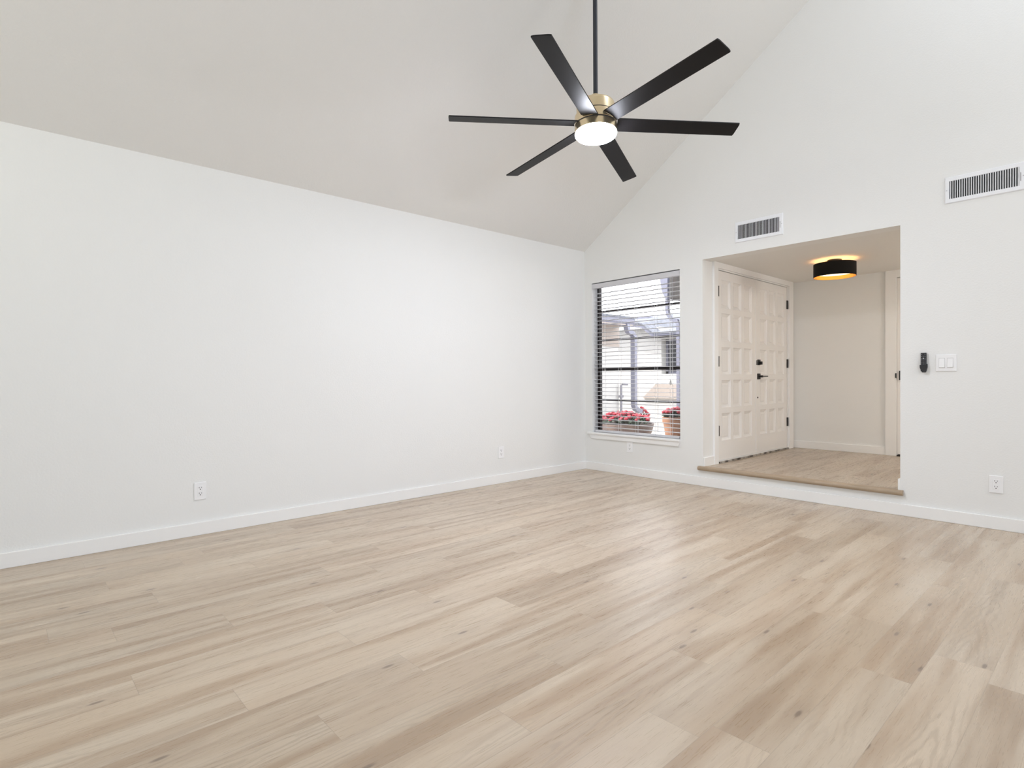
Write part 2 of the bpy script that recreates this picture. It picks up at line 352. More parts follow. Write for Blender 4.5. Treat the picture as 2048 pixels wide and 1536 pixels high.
# ---------------------------------------------------------------- baseboards
BH, BT = 0.085, 0.015
def base(name, pieces, label):
    mb = MB()
    for a, b in pieces: mb.box(a, b, 0.003, 2)
    struct(mb, name, TRIM, label, 'baseboard')
base('baseboard_left', [((0, YB, 0), (BT, -BT*0.5, BH))], 'white baseboard along the left wall')
base('baseboard_front', [((0, -BT, 0), (XR, 0, BH))], 'white baseboard along the gable wall and under the step')
base('baseboard_entry_left', [((XL, 0.002, ZE), (XL+BT, 0.183, ZE+BH))], 'short white baseboard left of the front door')
base('baseboard_entry_back', [((XL, YE-BT, ZE), (2.40, YE, ZE+BH))], 'white baseboard at the back of the entry')
base('baseboard_entry_right', [((XO-BT, -0.004, ZE+0.002), (XO, TW, ZE+BH)), ((XO-BT, TW, ZE), (XR, TW+BT, ZE+BH))], 'white baseboard wrapping the right side of the entry opening')

# step nosing
mb = MB(); pr = [(0.028, ZE-0.034), (0.028, ZE+0.004)] + [(-0.016+0.0195*math.cos(a), ZE-0.0155+0.0195*math.sin(a)) for a in [PI*0.5+PI*k/10 for k in range(11)]]
mb.prism([(y, z) for y, z in pr], 0, XL+0.001, XO-0.001)
mb.prism([(min(y, -0.001), z) for y, z in pr], 0, 1.398, XL+0.001); mb.prism([(min(y, -0.001), z) for y, z in pr], 0, XO-0.001, 3.026)
tag(mb.build('step_nosing', NOSE, None, True), 'rounded oak nosing strip along the edge of the entry step', 'nosing')

# ---------------------------------------------------------------- window
FY = 0.097
win = thing('window_1', 'bronze framed window in the gable wall beside the corner', 'window', (0.65, FY, WZ0), kind='structure')
mb = MB(); f0, f1 = WX0, WX1
mb.box((f0, FY, WZ0), (f0+0.020, TW, WZ1)).box((f1-0.020, FY, WZ0), (f1, TW, WZ1)).box((f0, FY, WZ0), (f1, TW, WZ0+0.035)).box((f0, FY, WZ1-0.025), (f1, TW, WZ1))
mb.build('window_frame', FRAME, win)
mb = MB(); mb.box((f0+0.018, FY+0.004, 1.138), (f1-0.018, FY+0.026, 1.122)).box((f0+0.018, FY+0.002, 1.113), (f1-0.018, FY+0.026, 1.100)).box((f0+0.018, FY+0.012, 1.123), (f1-0.018, FY+0.024, 1.112))
mb.box((f0+0.018, FY+0.004, WZ0+0.03), (f0+0.030, FY+0.026, 1.12)).box((f1-0.030, FY+0.004, WZ0+0.03), (f1-0.018, FY+0.026, 1.12)).build('sash', FRAME, win)
for z, h in ((1.761, 0.020), (1.441, 0.020), (0.7765, 0.020)):
    MB().box((f0+0.018, FY+0.012, z-h/2), (f1-0.018, FY+0.034, z+h/2), 0.002).build('muntin', FRAME, win)
for z0, z1 in ((0.43, 0.767), (0.787, 1.10), (1.138, 1.431), (1.451, 1.751), (1.771, 2.047)):
    MB().box((f0+0.02, FY+0.028, z0), (f1-0.02, FY+0.030, z1)).build('pane', GLASS, win)
mb = MB(); mb.box((WX0+0.001, -0.002, WZ0-0.01), (WX1-0.001, FY, 0.4195)); mb.box((0.047, -0.032, 0.397), (1.205, 0.002, 0.4195), 0.006, 3); mb.build('sill', TRIM, win)
mb = MB(); mb.prism([(0.072, 0.397), (1.203, 0.397), (1.186, 0.351), (0.096, 0.351)], 1, -0.018, 0.0, 0.002); mb.build('apron', TRIM, win)

# blinds
bl = thing('window_blind', 'white horizontal slat blind lowered over the window', 'blind', (0.65, 0.05, 2.06))
mb = MB(); mb.box((0.106, -0.006, 2.010), (1.196, 0.006, 2.060), 0.002); mb.build('valance', BLIND, bl)
MB().box((0.108, 0.012, 2.020), (1.194, 0.088, 2.064), 0.002).build('headrail', BLIND, bl)
slat_me = None; z = 0.478
while z < 2.0:
    if slat_me is None:
        bm = bmesh.new(); n = 6; prev = None; cols = []
        for k in range(n+1):
            y = -0.025 + 0.05*k/n; zz = 0.0028*(1-(2*k/n-1)**2)
            cols.append([(x, y, zz+dz) for x in (-0.538, 0.538) for dz in (0.0014, -0.0014)])
        V = [[bm.verts.new(p) for p in c] for c in cols]
        for a, b in zip(V, V[1:]):
            bm.faces.new((a[0], a[2], b[2], b[0])); bm.faces.new((a[1], b[1], b[3], a[3])); bm.faces.new((a[0], b[0], b[1], a[1])); bm.faces.new((a[2], a[3], b[3], b[2]))
        bm.faces.new((V[0][0], V[0][1], V[0][3], V[0][2])); bm.faces.new((V[-1][0], V[-1][2], V[-1][3], V[-1][1]))
        bmesh.ops.recalc_face_normals(bm, faces=bm.faces[:]); slat_me = bpy.data.meshes.new('slat'); bm.to_mesh(slat_me); bm.free(); slat_me.materials.append(BLIND)
    o = bpy.data.objects.new('slat', slat_me); C.objects.link(o); o.parent = bl; o.location = (0.0, 0.0, z-2.06); z += 0.0435
MB().box((0.118, 0.026, 0.4225), (1.172, 0.076, 0.444), 0.004).build('bottom_rail', BLIND, bl)
for x in (0.236, 0.447, 0.661, 0.903, 1.076):
    mb = MB()
    for y in (0.0235, 0.0765): mb.tube([(x-0.003, y, 0.44), (x-0.003, y, 2.03)], 0.0013, 5)
    mb.tube([(x+0.022, 0.0235, 0.44), (x+0.022, 0.0235, 2.03)], 0.0011, 5)
    mb.build('ladder_cord', CORD, bl)
mb = MB(); mb.tube([(1.083, 0.018, 0.985), (1.083, 0.018, 2.02)], 0.0016, 6); co = mb.build('pull_cord', CORD, bl)
MB().lathe([(0, 0.03), (0.005, 0.028), (0.011, 0.0), (0.011, -0.012), (0, -0.014)], (1.083, 0.018, 0.965), n=12).build('tassel', TASSEL, co)

# ---------------------------------------------------------------- front doors (in the entry's left wall, facing +x)
def leaf(name, y0, y1, z0, z1, panels, label, x=XL, thick=0.045):
    """door slab with raised panels on its +x face"""
    root = thing(name, label, 'door', (x, (y0+y1)/2, z0), kind='structure')
    bm = bmesh.new()
    ys = sorted({y0, y1, *[v for p in panels for v in p[:2]]}); zs = sorted({z0, z1, *[v for p in panels for v in p[2:]]})
    P = {(round(p[0], 4), round(p[2], 4)): p for p in panels}
    cache = {}
    def V(xx, yy, zz):
        k = (round(xx, 5), round(yy, 5), round(zz, 5))
        if k not in cache: cache[k] = bm.verts.new((xx, yy, zz))
        return cache[k]
    def inside(a, b, c, d): return any(p[0]-1e-6 <= a and b <= p[1]+1e-6 and p[2]-1e-6 <= c and d <= p[3]+1e-6 for p in panels)
    for a, b in zip(ys, ys[1:]):
        for c, d in zip(zs, zs[1:]):
            if not inside(a, b, c, d): bm.faces.new((V(x, a, c), V(x, b, c), V(x, b, d), V(x, a, d)))
    for a, b, c, d in panels:
        rings = []
        for ins, dep in ((0, 0), (0.004, -0.006), (0.032, -0.020), (0.034, -0.013), (0.05, -0.011)):
            rings.append([V(x+dep, a+ins, c+ins), V(x+dep, b-ins, c+ins), V(x+dep, b-ins, d-ins), V(x+dep, a+ins, d-ins)])
        for r0, r1 in zip(rings, rings[1:]):
            for k in range(4): bm.faces.new((r0[k], r0[(k+1) % 4], r1[(k+1) % 4], r1[k]))
        bm.faces.new(rings[-1])
    q = [V(x-thick, y0, z0), V(x-thick, y1, z0), V(x-thick, y1, z1), V(x-thick, y0, z1)]; bm.faces.new(q[::-1])
    c4 = [V(x, y0, z0), V(x, y1, z0), V(x, y1, z1), V(x, y0, z1)]
    for k in range(4): bm.faces.new((c4[k], c4[(k+1) % 4], q[(k+1) % 4], q[k]))
    bmesh.ops.recalc_face_normals(bm, faces=bm.faces[:])
    m = MB(); m.bm.free(); m.bm = bm; m.build('door_slab', DOORP, root); return root
ZP = [(1.702, 1.975), (1.375, 1.649), (1.0486, 1.317), (0.7215, 0.993), (0.397, 0.6654)]
d1 = leaf('door_1', 0.298, 1.107, 0.207, 2.060, [(a, b, c, d) for a, b in ((0.359, 0.545), (0.600, 0.776), (0.836, 1.013)) for c, d in ZP], 'left leaf of the white paneled front door, without a handle')
d2 = leaf('door_2', 1.112, 1.914, 0.207, 2.060, [(a, b, c, d) for a, b in ((1.209, 1.379), (1.440, 1.605), (1.664, 1.829)) for c, d in ZP], 'right leaf of the white paneled front door, with black lever')
for z in (1.86, 1.1755, 0.497):
    MB().box((XL-0.002, 0.2935, z-0.051), (XL+0.006, 0.3065, z+0.051), 0.001).build('hinge', BLACKM, d1)
    MB().box((XL-0.002, 1.905, z-0.050), (XL+0.009, 1.938, z+0.050), 0.002).build('hinge', BLACKM, d2)
MB().box((XL-0.001, 1.101, 0.21), (XL+0.006, 1.125, 2.06), 0.002).build('astragal', DOORP, d2)
MB().box((XL+0.004, 1.106, 1.150), (XL+0.008, 1.119, 1.200)).build('strike_plate', BLACKM, d2)
db = MB().box((XL, 1.141, 1.149), (XL+0.012, 1.199, 1.2085), 0.003).build('deadbolt', BLACKM, d2)
MB().box((XL+0.012, 1.160, 1.153), (XL+0.040, 1.186, 1.188), 0.003).build('thumb_turn', BLACKM, db)
hp = MB().box((XL, 1.138, 0.997), (XL+0.012, 1.198, 1.0585), 0.003).build('handle_plate', BLACKM, d2)
MB().tube([(XL+0.01, 1.168, 1.028), (XL+0.050, 1.168, 1.028)], 0.011).box((XL+0.040, 1.160, 1.023), (XL+0.052, 1.295, 1.0335), 0.003).build('lever', BLACKM, hp)
MB().lathe([(0, 0.006), (0.007, 0.005), (0.010, 0.0)], (XL, 1.150, 0.80), Matrix.Rotation(PI/2, 3, 'Y'), 12).build('bolt_hole', BLACKM, d2)
# weatherstrip gap, threshold, shoe
mb = MB(); mb.box((XL-0.05, 0.292, ZE-0.006), (XL+0.020, 1.922, ZE+0.016), 0.004)
tag(mb.build('door_threshold', THRESH, None), 'worn dark threshold under the double front door', 'threshold')
mb = MB(); mb.box((XL-0.03, 0.294, 0.197), (XL+0.008, 1.918, 0.2045), 0.001); mb.build('door_shoe', TRIM, d1)
# casing
CX = XL+0.022
mb = MB(); mb.box((XL, 0.183, ZE), (CX, 0.258, ZEC), 0.002).box((XL, 1.940, ZE), (CX, 2.052, ZEC), 0.002).box((XL, 0.20, DZT+0.012), (CX-0.001, 2.05, ZEC), 0.002)
mb.box((XL-0.10, 0.258, ZE), (XL+0.004, 0.2935, ZEC-0.03)).box((XL-0.10, 1.9205, ZE), (XL+0.004, 1.940, ZEC-0.03)).box((XL-0.10, 0.26, 2.069), (XL+0.004, 1.94, ZEC-0.03))
struct(mb, 'trim_1', TRIM, 'white casing around the double front door', 'trim')
mb = MB(); mb.box((XL-0.06, 0.29, 0.19), (XL-0.045, 1.924, 2.072)); struct(mb, 'trim_2', SLOT, 'dark weatherstrip behind the double front door', 'trim')

# back door of the entry
d3 = thing('door_3', 'plain white door at the back of the entry, mostly hidden', 'door', (2.87, YE+0.01, ZE), kind='structure')
MB().box((2.4862, YE-0.002, 0.199), (X3b-0.004, YE+0.035, 2.050), 0.001).build('door_slab', DOORP, d3)
MB().box((2.5055, YE-0.012, 0.979), (2.566, YE-0.002, 1.077), 0.002).build('handle_plate', BLACKM, d3)
MB().tube([(2.545, YE-0.01, 1.03), (2.545, YE-0.05, 1.03)], 0.01).box((2.54, YE-0.055, 1.024), (2.65, YE-0.043, 1.036), 0.002).build('lever', BLACKM, d3)
MB().box((2.474, YE-0.028, 1.002), (2.4855, YE-0.018, 1.052), 0.002).build('strike_plate', BLACKM, d3)
mb = MB(); mb.box((2.384, YE-0.022, ZE), (2.484, YE, ZEC), 0.001).box((X3b+0.004, YE-0.022, ZE), (X3b+0.1, YE, ZEC)).box((2.39, YE-0.021, 2.058), (3.35, YE, ZEC))
struct(mb, 'trim_3', TRIM, 'wide white casing around the door at the back of the entry', 'trim')
mb = MB(); mb.box((X3, YE+0.036, ZE-0.002), (X3b, YE+0.1, 2.055)); struct(mb, 'trim_4', SLOT, 'dark gap behind the back entry door', 'trim')
mb = MB(); mb.box((X3, YE-0.03, ZE), (X3b, YE+0.036, ZE+0.010)); tag(mb.build('door_sweep', SLOT, None), 'black strip under the door at the back of the entry', 'threshold')

# ---------------------------------------------------------------- wall fittings
def onwall(side, c):
    """returns f(u, v, d) -> world: u right along wall as seen, v up, d out of the wall"""
    if side == 'front': return lambda u, v, d: (c[0]+u, -d, c[1]+v)
    return lambda u, v, d: (d, c[0]+u, c[1]+v)          # left wall
def wbox(mb, f, u0, u1, v0, v1, d0, d1, bev=0.0): return mb.box(f(u0, v0, d0), f(u1, v1, d1), bev)
def outlet(side, c, label):
    f = onwall(side, c); t = thing('wall_outlet', label, 'outlet', f(0, 0, 0), 'duplex wall outlets')
    wbox(MB(), f, -0.0365, 0.0365, -0.0575, 0.0575, 0, 0.007, 0.0028).build('cover_plate', PLASTIC, t)
    r = wbox(MB(), f, -0.0170, 0.0170, -0.0335, 0.0335, 0.006, 0.0085, 0.001).build('receptacle', PLASTIC, t)
    for s in (-1, 1):
        v = 0.0185*s; mb = MB()
        wbox(mb, f, -0.0080, -0.0055, v+0.000, v+0.0095, 0.0080, 0.0091); wbox(mb, f, 0.0055, 0.0080, v+0.001, v+0.0085, 0.0080, 0.0091)
        wbox(mb, f, -0.0028, 0.0028, v-0.0095, v-0.0040, 0.0080, 0.0091, 0.001); mb.build('socket', SLOT, r, label='dark socket slots')
    for v in (-0.045, 0.045): wbox(MB(), f, -0.002, 0.002, v-0.002, v+0.002, 0.006, 0.0078, 0.0008).build('screw', PLASTIC, t)
outlet('left', (-3.912, 0.290), 'white outlet low on the left wall, nearest the camera')
outlet('left', (-1.268, 0.300), 'white outlet low on the left wall, near the far corner')
outlet('front', (0.6095, 0.2945), 'white outlet under the window sill')
outlet('front', (3.5445, 0.2985), 'white outlet right of the entry, below the light switches')

f = onwall('front', (3.277, 1.111)); t = thing('light_switch', 'white double rocker switch plate beside the black remote', 'switch', f(0, 0, 0))
wbox(MB(), f, -0.058, 0.058, -0.058, 0.058, 0, 0.007, 0.0028).build('cover_plate', PLASTIC, t)
for s in (-1, 1):
    u = 0.0232*s
    wbox(MB(), f, u-0.0175, u+0.0175, -0.0345, 0.0345, 0.0062, 0.0076, 0.0006).build('rocker_frame', mat('switch_recess', (0.62, 0.62, 0.62), 0.5) if s < 0 else bpy.data.materials['switch_recess'], t)
    p = f(u, 0, 0.007); mb = MB()
    mb.prism([(p[1], p[2]-0.031), (p[1], p[2]+0.031), (p[1]-0.002, p[2]+0.031), (p[1]-0.0075, p[2]-0.031)], 0, p[0]-0.0155, p[0]+0.0155, 0.0008); mb.build('rocker', PLASTIC, t)
    for v in (-0.049, 0.049): wbox(MB(), f, u-0.002, u+0.002, v-0.002, v+0.002, 0.006, 0.0079, 0.0008).build('screw', PLASTIC, t)

# remote in its holder
f = onwall('front', (3.150, 1.115))
ho = thing('remote_holder', 'black wall cradle holding the remote', 'holder', f(0, -0.06, 0))
p = f(0, 0, 0); mb = MB()
mb.prism([(p[0]-0.0205, p[2]-0.018), (p[0]-0.0205, p[2]-0.034), (p[0]-0.0135, p[2]-0.056), (p[0]-0.004, p[2]-0.069), (p[0]+0.0125, p[2]-0.069), (p[0]+0.0185, p[2]-0.040), (p[0]+0.0215, p[2]-0.034), (p[0]+0.0215, p[2]-0.010), (p[0]+0.0165, p[2]-0.010)], 1, -0.030, -0.022, 0.0015)
mb.prism([(p[0]-0.020, p[2]-0.018), (p[0]-0.020, p[2]-0.034), (p[0]-0.0135, p[2]-0.056), (p[0]+0.0125, p[2]-0.066), (p[0]+0.021, p[2]-0.034), (p[0]+0.021, p[2]-0.010)], 1, -0.006, 0.0, 0.001)
wbox(mb, f, -0.0205, -0.0165, -0.034, -0.016, 0, 0.030, 0.001); wbox(mb, f, 0.0175, 0.0215, -0.034, -0.010, 0, 0.030, 0.001); wbox(mb, f, -0.008, 0.011, -0.069, -0.063, 0, 0.028, 0.001)
mb.build('cradle', REMOTE, ho)
re = thing('remote_control', 'slim black remote standing in the wall cradle', 'remote', f(0, 0, 0.006))
wbox(MB(), f, -0.0165, 0.0165, -0.062, 0.0705, 0.0065, 0.021, 0.003).build('remote_body', REMOTE, re)
for r_, v in enumerate((0.060, 0.046, 0.031, 0.020, 0.004, -0.009)):
    for u in (-0.0098, 0.0, 0.0098):
        if r_ == 0 and u == 0: continue
        white = (r_ == 2 and u == 0)
        wbox(MB(), f, u-0.0034, u+0.0034, v-(0.0034 if white else 0.003), v+(0.0034 if white else 0.003), 0.0205, 0.0222, 0.0007).build('button', BUTTONW if white else BUTTON, re, label='pale button' if white else None)
        if not white: wbox(MB(), f, u-0.0016, u+0.0016, v-0.0008, v+0.0008, 0.0220, 0.0225).build('icon', BUTTONW, re)

# air vents
def vent(x0, z0, label):
    W_, H_ = 0.418, 0.182; f = onwall('front', (x0+W_/2, z0+H_/2)); t = thing('air_vent', label, 'vent', f(0, 0, 0), 'supply air vents')
    iu0, iu1, iv = -W_/2+0.026, W_/2-0.030, 0.0615; mb = MB()
    rings = [[f(*p) for p in ((u0, v0, d), (u1, v0, d), (u1, v1, d), (u0, v1, d))] for u0, u1, v0, v1, d in
             ((-W_/2, W_/2, -H_/2, H_/2, 0.0002), (-W_/2+0.0008, W_/2-0.0008, -H_/2+0.0008, H_/2-0.0008, 0.0035), (-W_/2+0.005, W_/2-0.005, -H_/2+0.005, H_/2-0.005, 0.009), (iu0, iu1, -iv, iv, 0.009), (iu0, iu1, -iv, iv, 0.0012))]
    t_ = bmesh.new(); R_ = [[t_.verts.new(p) for p in r] for r in rings]
    for ra, rb in zip(R_, R_[1:]):
        for k in range(4): t_.faces.new((ra[k], ra[(k+1) % 4], rb[(k+1) % 4], rb[k]))
    bmesh.ops.recalc_face_normals(t_, faces=t_.faces[:]); mb.add(t_); mb.build('vent_frame', VENTM, t)
    wbox(MB(), f, iu0-0.004, iu1+0.004, -iv-0.004, iv+0.004, 0.0002, 0.0012).build('duct', DARKDUCT, t)
    n = 29; pitch = (iu1-iu0)/n
    for k in range(n):
        u = iu0+pitch*(k+0.72); ln = 0.0085; dx = -0.0042
        p0 = f(u, 0, 0.0085); mb = MB()
        mb.prism([(p0[0]-0.0016, -0.0088), (p0[0]+0.0016, -0.0088), (p0[0]+0.0014+dx, -0.0012), (p0[0]-0.0014+dx, -0.0012)], 2, p0[2]-iv-0.001, p0[2]+iv+0.001); mb.build('slat', VENTM, t)
    for u in (-W_/2+0.012, W_/2-0.010): wbox(MB(), f, u-0.003, u+0.003, -0.003, 0.003, 0.008, 0.0102, 0.001).build('screw', mat('screw_grey', (0.5, 0.5, 0.52), 0.4) if 'screw_grey' not in bpy.data.materials else bpy.data.materials['screw_grey'], t)
    wbox(MB(), f, iu1+0.006, iu1+0.0085, -0.032, 0.03, 0.008, 0.0096).build('lever_slot', SLOT, t)
    wbox(MB(), f, iu1+0.0055, iu1+0.009, 0.022, 0.034, 0.009, 0.014, 0.001).build('lever', VENTM, t)
vent(1.757, 2.218, 'white air vent above the entry opening')
vent(3.268, 2.213, 'white air vent high at the right edge, above the light switches')

# ---------------------------------------------------------------- ceiling fan
FC = Vector((1.8892, -2.1102, 2.6087))
FM = (Matrix.Rotation(-0.0425, 3, 'X') @ Matrix.Rotation(-0.049, 3, 'Y'))
fan = thing('ceiling_fan', 'black six-blade ceiling fan with brass hub and round light', 'fan', tuple(FC))
zt = zc(FC.x)
MB().tube([(FC.x, FC.y, FC.z+0.165), (FC.x, FC.y, zt-0.02)], 0.0142, 24, False).build('downrod', ROD, fan, True)
MB().lathe([(0.0, -0.085), (0.03, -0.085), (0.062, -0.06), (0.068, 0.0), (0.068, 0.06), (0, 0.06)], (FC.x, FC.y, zt), n=32).build('canopy', ROD, fan, True)
MB().lathe([(0.0142, 0.182), (0.027, 0.182), (0.030, 0.176), (0.031, 0.150), (0.035, 0.131), (0.106, 0.129), (0.114, 0.1265), (0.1175, 0.121), (0.118, 0.112), (0.118, 0.058), (0.0, 0.058)], FC, FM, 64).build('housing', BRASS, fan, True)
MB().lathe([(0, 0.058), (0.1185, 0.058), (0.1185, 0.0475), (0, 0.0475)], FC, FM, 64).lathe([(0, -0.006), (0.1275, -0.006), (0.1275, -0.0145), (0, -0.0145)], FC, FM, 64).build('shadow_gap', SLOT, fan)
MB().lathe([(0, 0.047), (0.1285, 0.047), (0.130, 0.0455), (0.130, -0.0045), (0.1285, -0.006), (0, -0.006)], FC, FM, 64).build('motor_ring', BRASS, fan, True)
MB().lathe([(0, -0.0145), (0.1285, -0.0145), (0.1305, -0.016), (0.1305, -0.0575), (0.129, -0.0585), (0.124, -0.0585), (0.124, -0.03), (0, -0.03)], FC, FM, 64).build('light_ring', BRASS, fan, True)
MB().lathe([(0, -0.032), (0.1235, -0.032), (0.1275, -0.059), (0.129, -0.064), (0.1285, -0.070), (0.122, -0.0785), (0.105, -0.0835), (0.07, -0.0855), (0, -0.086)], FC, FM, 64).build('light_diffuser', GLOW, fan, True)
TH0, HW, BTA, RF = 5.1094, 0.0546, 2.9154, 0.914
for k in range(6):
    a = TH0+k*PI/3; rd = Vector((math.cos(a), math.sin(a), 0)); tg = Vector((-math.sin(a), math.cos(a), 0)); zv = Vector((0, 0, 1))
    wd = tg*math.cos(BTA)+zv*math.sin(BTA); nv = rd.cross(wd); nv = nv if nv.z > 0 else -nv
    t = bmesh.new(); n = 10; T, B_ = [], []
    for j in range(n+1):
        e = -HW+2*HW*j/n; r0 = math.sqrt(0.1345**2-e*e*0.9); lr, lb = [], []
        edge = 0.006 if j in (0, n) else (0.0015 if j in (1, n-1) else 0.0)
        for q in (0, 0.03, 0.5, 1.0):
            r = r0+(RF-edge*0.6-r0)*q; p = rd*r+wd*e
            lr.append(t.verts.new(FC+FM@(p+nv*0.0035))); lb.append(t.verts.new(FC+FM@(p-nv*0.0035)))
        T.append(lr); B_.append(lb)
    for j in range(n):
        for q in range(3):
            t.faces.new((T[j][q], T[j][q+1], T[j+1][q+1], T[j+1][q])); t.faces.new((B_[j][q], B_[j+1][q], B_[j+1][q+1], B_[j][q+1]))
        t.faces.new((T[j][0], T[j+1][0], B_[j+1][0], B_[j][0])); t.faces.new((T[j][3], B_[j][3], B_[j+1][3], T[j+1][3]))
    for q in range(3):
        t.faces.new((T[0][q], B_[0][q], B_[0][q+1], T[0][q+1])); t.faces.new((T[n][q], T[n][q+1], B_[n][q+1], B_[n][q]))
    bmesh.ops.recalc_face_normals(t, faces=t.faces[:]); mb = MB(); mb.add(t); mb.build('blade', BLADE, fan)

# ---------------------------------------------------------------- entry ceiling lamp
LC = Vector((2.235, 1.026, ZEC)); lamp = thing('ceiling_lamp', 'black drum flush lamp with gold lining on the entry ceiling', 'lamp', tuple(LC))
ZS0, ZS1, RS = 1.972-ZEC, 2.098-ZEC, 0.180
MB().lathe([(RS, ZS0), (RS, ZS1), (RS-0.002, ZS1), (RS-0.002, ZS0)], LC, None, 64, True).build('shade', SHADE, lamp, True)
MB().lathe([(RS-0.0022, ZS0+0.0005), (RS-0.0022, ZS1-0.0005), (RS-0.004, ZS1-0.0005), (RS-0.004, ZS0+0.0005)], LC, None, 64, True).build('shade_lining', SHADEIN, lamp, True)
MB().lathe([(0, ZS0+0.034), (RS-0.022, ZS0+0.034), (RS-0.022, ZS0+0.040), (0, ZS0+0.040)], LC, None, 64).build('diffuser', WARMGLOW, lamp, True)
MB().lathe([(0, 0.001), (0.062, 0.001), (0.062, -0.022), (0.0, -0.022)], LC, None, 32).build('canopy', BLACKM, lamp, True)
for s in (-1, 1): MB().tube([(LC.x+0.05*s, LC.y, LC.z-0.02), (LC.x+0.05*s, LC.y, LC.z-0.045)], 0.012, 12).sphere((LC.x+0.085*s, LC.y, LC.z-0.062), 0.026, (1.2, 1, 1)).build('bulb', WARMBULB, lamp, True)
for a in (0.4, 0.4+2*PI/3, 0.4+4*PI/3): MB().tube([(LC.x+0.05*math.cos(a), LC.y+0.05*math.sin(a), LC.z-0.015), (LC.x+(RS-0.003)*math.cos(a), LC.y+(RS-0.003)*math.sin(a), LC.z-0.045)], 0.003, 6).build('spider_arm', BLACKM, lamp)

# ---------------------------------------------------------------- outside
GZ = 0.12
mb = MB(); mb.box((-14, 0.2, GZ-0.3), (XL-0.13, 16, GZ)); struct(mb, 'ground', GRAVEL, 'pale gravel courtyard outside the window', 'ground')
# wing on the left with eave, facing +x
ha = thing('neighboring_wing', 'white stucco wing with grey eave left of the courtyard', 'house', (-3.5, 2.0, GZ))
MB().box((-6, 0.4, GZ), (-2.3, 3.67, 1.98)).build('wall', STUCCO, ha)
MB().box((-2.32, 0.4, 1.60), (-2.285, 3.675, 1.985)).build('eave_shade_band', STUCCOTAN_SHADE, ha)  # shade under the eave, put into a tan strip on the wall
MB().box((-2.3, 0.3, 1.962), (-1.93, 3.60, 1.985)).build('soffit', STUCCOTAN_SHADE, ha)
MB().prism([(-1.90, 2.09), (-1.90, 2.02), (-1.95, 1.955), (-2.02, 1.955), (-2.02, 2.09)], 1, 0.3, 3.62).build('gutter', GUTTER, ha)
MB().prism([(-1.88, 2.085), (-6.0, 2.6), (-6.0, 2.68), (-1.88, 2.115)], 1, 0.25, 3.66).build('roof', SHINGLE, ha)
MB().tube([(-1.95, 3.44, 1.97), (-1.93, 3.425, 1.90), (-1.92, 3.45, 1.85), (-1.905, 3.56, 1.81), (-1.90, 3.588, 1.76), (-1.90, 3.588, 0.52), (-1.895, 3.62, 0.46), (-1.88, 3.76, 0.40)], 0.05, square=(0.046, 0.036)).build('downspout', GUTTER, ha)
# house across the courtyard, facing -y
hb = thing('house_across', 'white stucco house with grey roof across the courtyard', 'house', (-3.0, 5.6, GZ))
mb = MB(); bx0, bx1, bz0, bz1 = -2.565, -2.20, 1.10, 1.84
mb.box((-7, 5.5, GZ), (bx0, 6.2, 2.1)).box((bx1, 5.5, GZ), (-1.0, 6.2, 2.0)).box((bx0, 5.5, GZ), (bx1, 6.2, bz0)).box((bx0, 5.5, bz1), (bx1, 6.2, 2.0)); mb.build('wall', STUCCO, hb)
wf = MB().box((bx0, 5.68, bz0), (bx0+0.05, 5.74, bz1)).box((bx1-0.05, 5.68, bz0), (bx1, 5.74, bz1)).box((bx0, 5.68, bz0), (bx1, 5.74, bz0+0.05)).box((bx0, 5.68, bz1-0.05), (bx1, 5.74, bz1)).build('window', GUTTER, hb)
MB().box((bx0+0.04, 5.70, bz0+0.04), (bx1-0.04, 5.72, bz1-0.04)).build('pane', DARKGLASS, wf)
pts = [(-7.0, 2.35), (-3.25, 2.245), (-2.86, 2.185), (-2.58, 1.965), (-1.0, 1.935)]
mb = MB()
for (xa, za), (xb, zb) in zip(pts, pts[1:]): mb.prism([(xa, za-0.11), (xb, zb-0.11), (xb, zb), (xa, za)], 1, 5.22, 5.30)
mb.build('fascia', GUTTER, hb)
mb = MB()
for (xa, za), (xb, zb) in zip(pts, pts[1:]):
    t = bmesh.new(); v = [t.verts.new(q) for q in ((xa, 5.2, za), (xb, 5.2, zb), (xb, 7.5, zb+0.35), (xa, 7.5, za+0.35), (xa, 5.2, za-0.03), (xb, 5.2, zb-0.03), (xb, 7.5, zb+0.3), (xa, 7.5, za+0.3))]
    for q in ((0, 1, 2, 3), (7, 6, 5, 4), (0, 4, 5, 1), (1, 5, 6, 2), (2, 6, 7, 3), (3, 7, 4, 0)): t.faces.new([v[i] for i in q])
    bmesh.ops.recalc_face_normals(t, faces=t.faces[:]); mb.add(t)
mb.build('roof', SHINGLE, hb)
MB().box((-3.72, 6.1, 2.28), (-3.30, 6.35, 2.44), 0.03).build('roof_vent', GUTTER, hb)
MB().prism([(-2.67, 0.885), (-1.0, 0.86), (-1.0, 0.57), (-3.0, 0.585)], 1, 5.44, 5.505).build('wall_shade_band', STUCCOTAN_SHADE, hb)  # tan band stands in for the shaded part of the white wall
# own roof corner at the upper right of the window
pe = thing('porch_eave', 'grey gutter and dark soffit of the porch roof, top right of the window', 'eave', (0.5, 1.8, 2.1))
MB().box((0.19, 1.42, 2.02), (XL-0.125, 3.4, 2.30)).build('soffit', SOFFIT, pe)
MB().prism([(0.075, 2.32), (0.105, 2.13), (0.16, 2.02), (0.19, 2.02), (0.19, 2.32)], 1, 1.38, 3.4).build('gutter', GUTTER, pe)
MB().tube([(0.155, 1.44, 2.03), (0.152, 1.44, 1.90), (0.165, 1.44, 1.83), (0.215, 1.44, 1.765), (0.285, 1.44, 1.735), (0.312, 1.44, 1.69), (0.312, 1.44, GZ)], 0.04, square=(0.020, 0.026)).build('downspout', GUTTER, pe)
